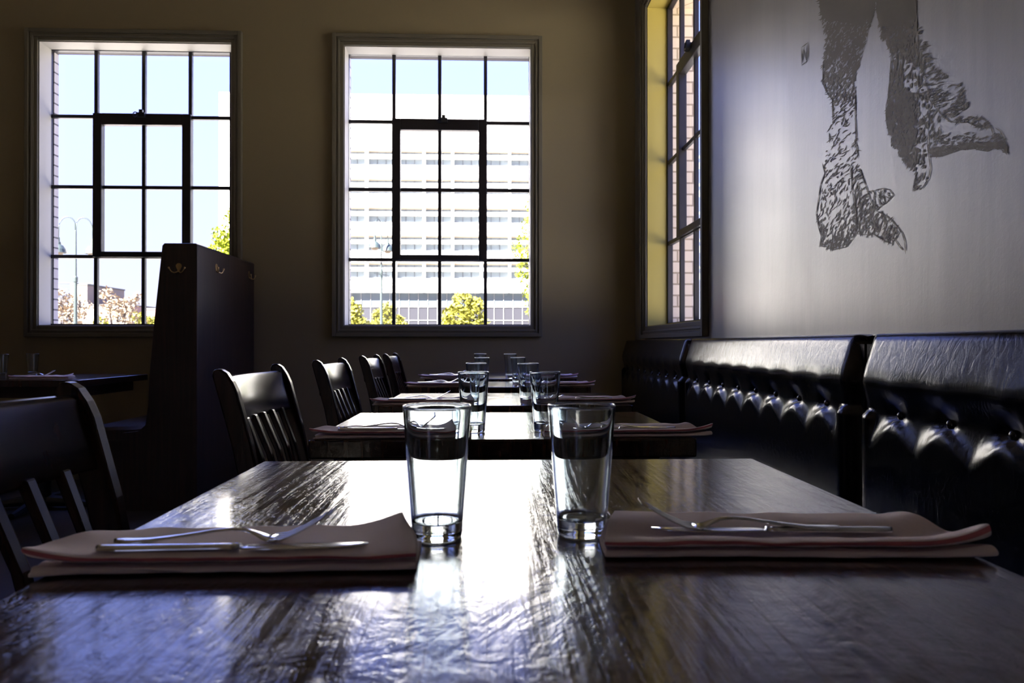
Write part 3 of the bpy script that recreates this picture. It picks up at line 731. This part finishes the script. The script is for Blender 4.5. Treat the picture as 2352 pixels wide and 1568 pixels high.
def leafcloud(mb, blobs, n, size, rnd):
    tot = sum(b[3]**2 for b in blobs)
    for (x, y, z, rr3) in blobs:
        for _ in range(int(n*rr3**2/tot)):
            a = rnd.uniform(0, 2*PI); c = rnd.uniform(-1, 1); q = rr3*rnd.uniform(.55, 1.08); s = math.sqrt(1-c*c)
            p = Vector((x+q*s*math.cos(a), y+q*s*math.sin(a), z+q*c))
            t1 = Vector((rnd.gauss(0, 1), rnd.gauss(0, 1), rnd.gauss(0, 1))).normalized(); t2 = t1.orthogonal().normalized()
            sz = size*rnd.uniform(.6, 1.3)
            mb.add([p-t1*sz, p+t2*sz*.5, p+t1*sz, p-t2*sz*.5], [(0, 1, 2, 3)])
    return mb
def tree(name, Y, blobs_px, leafm, n, size, trunk_px, label, group=None, seed=1, bare=False):
    """blobs_px: (px, py, radius_px) crowns at distance Y"""
    rnd = random.Random(seed); kk = Y/FPX; p0 = hitY(trunk_px, 790, Y)
    r = empty(name, (p0.x, Y, GZ), 0, label, 'tree', group)
    bl = []
    for px, py, rp in blobs_px:
        q = hitY(px, py, Y); bl.append((q.x-p0.x, rnd.uniform(-.3, .3)*rp*kk, q.z-GZ, rp*kk))
    leafcloud(MB(), bl, n, size, rnd).build('foliage', leafm, r)
    mb = MB(); h = max(b[2] for b in bl); tr_ = .018*h+.03
    mb.tube([(0, 0, 0), (.02*h, 0, h*.35), (0, .02*h, h*.7)], [tr_*1.6, tr_, tr_*.5], 8)
    for b in bl:
        mid = Vector((b[0]*.4, b[1]*.4, h*.45)); mb.tube([(0.01*h, 0, h*.3), mid, (b[0], b[1], b[2])], [tr_*.7, tr_*.5, tr_*.2], 6)
        for _ in range(10 if bare else 3):
            d = Vector((rnd.gauss(0, 1), rnd.gauss(0, .6), rnd.uniform(.2, 1.6))).normalized()*b[3]*rnd.uniform(.8, 1.5)
            s0_ = Vector(b[:3]) - d*.3; e0 = s0_+d
            m0 = s0_*.5+e0*.5+Vector((rnd.gauss(0, .1), 0, rnd.gauss(0, .1)))*b[3]
            mb.tube([s0_, m0, e0], [tr_*.28, tr_*.18, tr_*.06], 5)
            for _ in range(3 if bare else 0):
                d2_ = Vector((rnd.gauss(0, 1), rnd.gauss(0, .6), rnd.uniform(0, 1.4))).normalized()*b[3]*.5
                mb.tube([m0, m0+d2_], [tr_*.13, tr_*.04], 4)
    mb.build('trunk', 'bark', r); return r
tree('leafy_tree', 24, [(1232,470,28),(1228,520,32),(1215,575,40),(1222,620,38),(1236,665,38),(1240,705,34),(1244,740,28),(1270,560,50),(1280,640,60)], 'leaf_green', 5200, .065, 1290, 'bright green leafy tree at the right edge of the middle window', 'bright leafy trees', 3)
tree('leafy_tree', 22, [(540,500,24),(522,545,30),(505,580,26),(548,560,40),(560,610,50),(520,625,36)], 'leaf_green', 3200, .06, 560, 'bright green leafy tree at the right edge of the left window', 'bright leafy trees', 4)
G2 = 'young yellow-green trees before the office block'
tree('young_tree', 62, [(812,715,20),(800,740,28),(828,745,18),(806,692,9)], 'leaf_yellow', 900, .22, 808, 'yellow-green tree at the lower left corner of the middle window', G2, 5)
tree('young_tree', 60, [(888,715,20),(905,742,22),(872,745,20),(868,722,12),(925,750,14)], 'leaf_yellow', 1000, .22, 886, 'yellow-green tree behind the lamp post in the middle window', G2, 6)
tree('young_tree', 58, [(1062,695,24),(1048,730,32),(1085,730,30),(1095,700,16),(1030,752,22),(1105,752,20)], 'leaf_yellow', 1700, .22, 1065, 'wide yellow-green tree at the lower middle of the middle window', G2, 7)
G3 = 'sparse bare trees beyond the left window'
tree('bare_tree', 55, [(150,690,26),(135,712,24),(185,705,26),(160,735,32),(128,670,12)], 'leaf_orange', 700, .16, 158, 'sparse orange-brown tree behind the lamp post in the left window', G3, 8, True)
tree('bare_tree', 50, [(245,675,16),(270,705,26),(300,700,18),(250,715,20),(290,725,24),(315,680,10)], 'leaf_orange', 620, .15, 268, 'spreading nearly bare tree at the lower middle of the left window', G3, 9, True)
tree('bare_tree', 70, [(232,738,14),(315,735,20),(345,742,18),(365,740,16)], 'leaf_yellow', 500, .2, 325, 'low yellowish tree in front of the red building in the left window', G3, 10, True)
def block(name, x0, x1, py, Y, dep, m, label, windows=True):
    a = hitY(x0, 760, Y).x; b = hitY(x1, 760, Y).x; t = hitY((x0+x1)/2, py, Y).z
    r = empty(name, ((a+b)/2, Y, GZ), 0, label, 'building'); wd = b-a; h = t-GZ
    MB().box(-wd/2, wd/2, 0, dep, 0, h).build('wall', m, r)
    MB().box(-wd/2-.1, wd/2+.1, -.1, dep+.1, h, h+.25).build('roof', 'roof_grey', r)
    n = max(2, int(wd/3.2))
    for q in range(min(n, 10)):
        xc = -wd/2+wd*(q+.5)/n
        for zf in (.35, .72):
            MB().box(xc-.5, xc+.5, -.04, .02, h*zf-.5, h*zf+.5).build('window', 'building_glass', r)
block('brown_building', 163, 200, 655, 120, 12, 'brick_brown', 'narrow brown tower block behind the lamp post in the left window')
block('tan_building', 200, 296, 702, 118, 14, 'hill_tan', 'low tan building behind the bare tree in the left window')
block('red_building', 334, 420, 711, 110, 14, 'red_cladding', 'low red building at the lower right of the left window')
def lamp(name, Y, px, pyt, scale, ang, label):
    p = hitY(px, pyt, Y); h = p.z-GZ
    r = empty(name, (p.x, Y, GZ), ang, label, 'street lamp', 'twin-arm street lamps')
    s = scale; za = h-.75*s
    MB().lathe([(0, 0), (.16*s, 0), (.16*s, .1), (.11*s, .18), (.10*s, .9), (.075*s, 1.0), (.062*s, h-2.7*s), (.085*s, h-2.68*s), (.085*s, h-2.5*s), (.045*s, h-2.45*s), (.032*s, za+.15*s), (0, za+.2*s)], 14).build('pole', 'lamp_green', r, smooth=False)
    MB().tube([(-.75*s, 0, h-2.75*s), (.75*s, 0, h-2.75*s)], .018*s, 6).build('crossbar', 'lamp_green', r)
    for sg in (-1, 1):
        pts = [(0, 0, za)]
        for q in range(1, 13):
            a = PI*(1-q/12)*.93; pts.append((sg*(.30*s+.30*s*math.cos(a+.07)) , 0, za+.25*s+.50*s*math.sin(a)*.9))
        pts = [(0, 0, za-.05*s)] + pts[1:] + [(sg*.61*s, 0, za-.15*s)]
        ar = MB().tube(pts, .022*s, 7).build('arm', 'lamp_green', r, smooth=True)
        c = (sg*.61*s, 0, za-.20*s)
        MB().lathe([(0, .06*s), (.05*s, .05*s), (.055*s, -.12*s), (.09*s, -.14*s), (.10*s, -.24*s), (.17*s, -.27*s), (.20*s, -.31*s), (.27*s, -.42*s), (.30*s, -.54*s), (.31*s, -.57*s), (.27*s, -.57*s), (.17*s, -.30*s), (0, -.28*s)], 22, c).build('lamp_shade', 'lamp_green', r, smooth=False)
        MB().lathe([(.18*s, -.55*s), (.17*s, -.62*s), (.11*s, -.68*s), (0, -.70*s)], 16, c).build('globe', 'lamp_globe', r, smooth=True)
lamp('street_lamp', 25, 174, 496, .88, .28, 'twin-arm street lamp post seen through the left window')
lamp('street_lamp', 30, 876, 503, .88, 1.18, 'twin-arm street lamp post seen through the middle window')
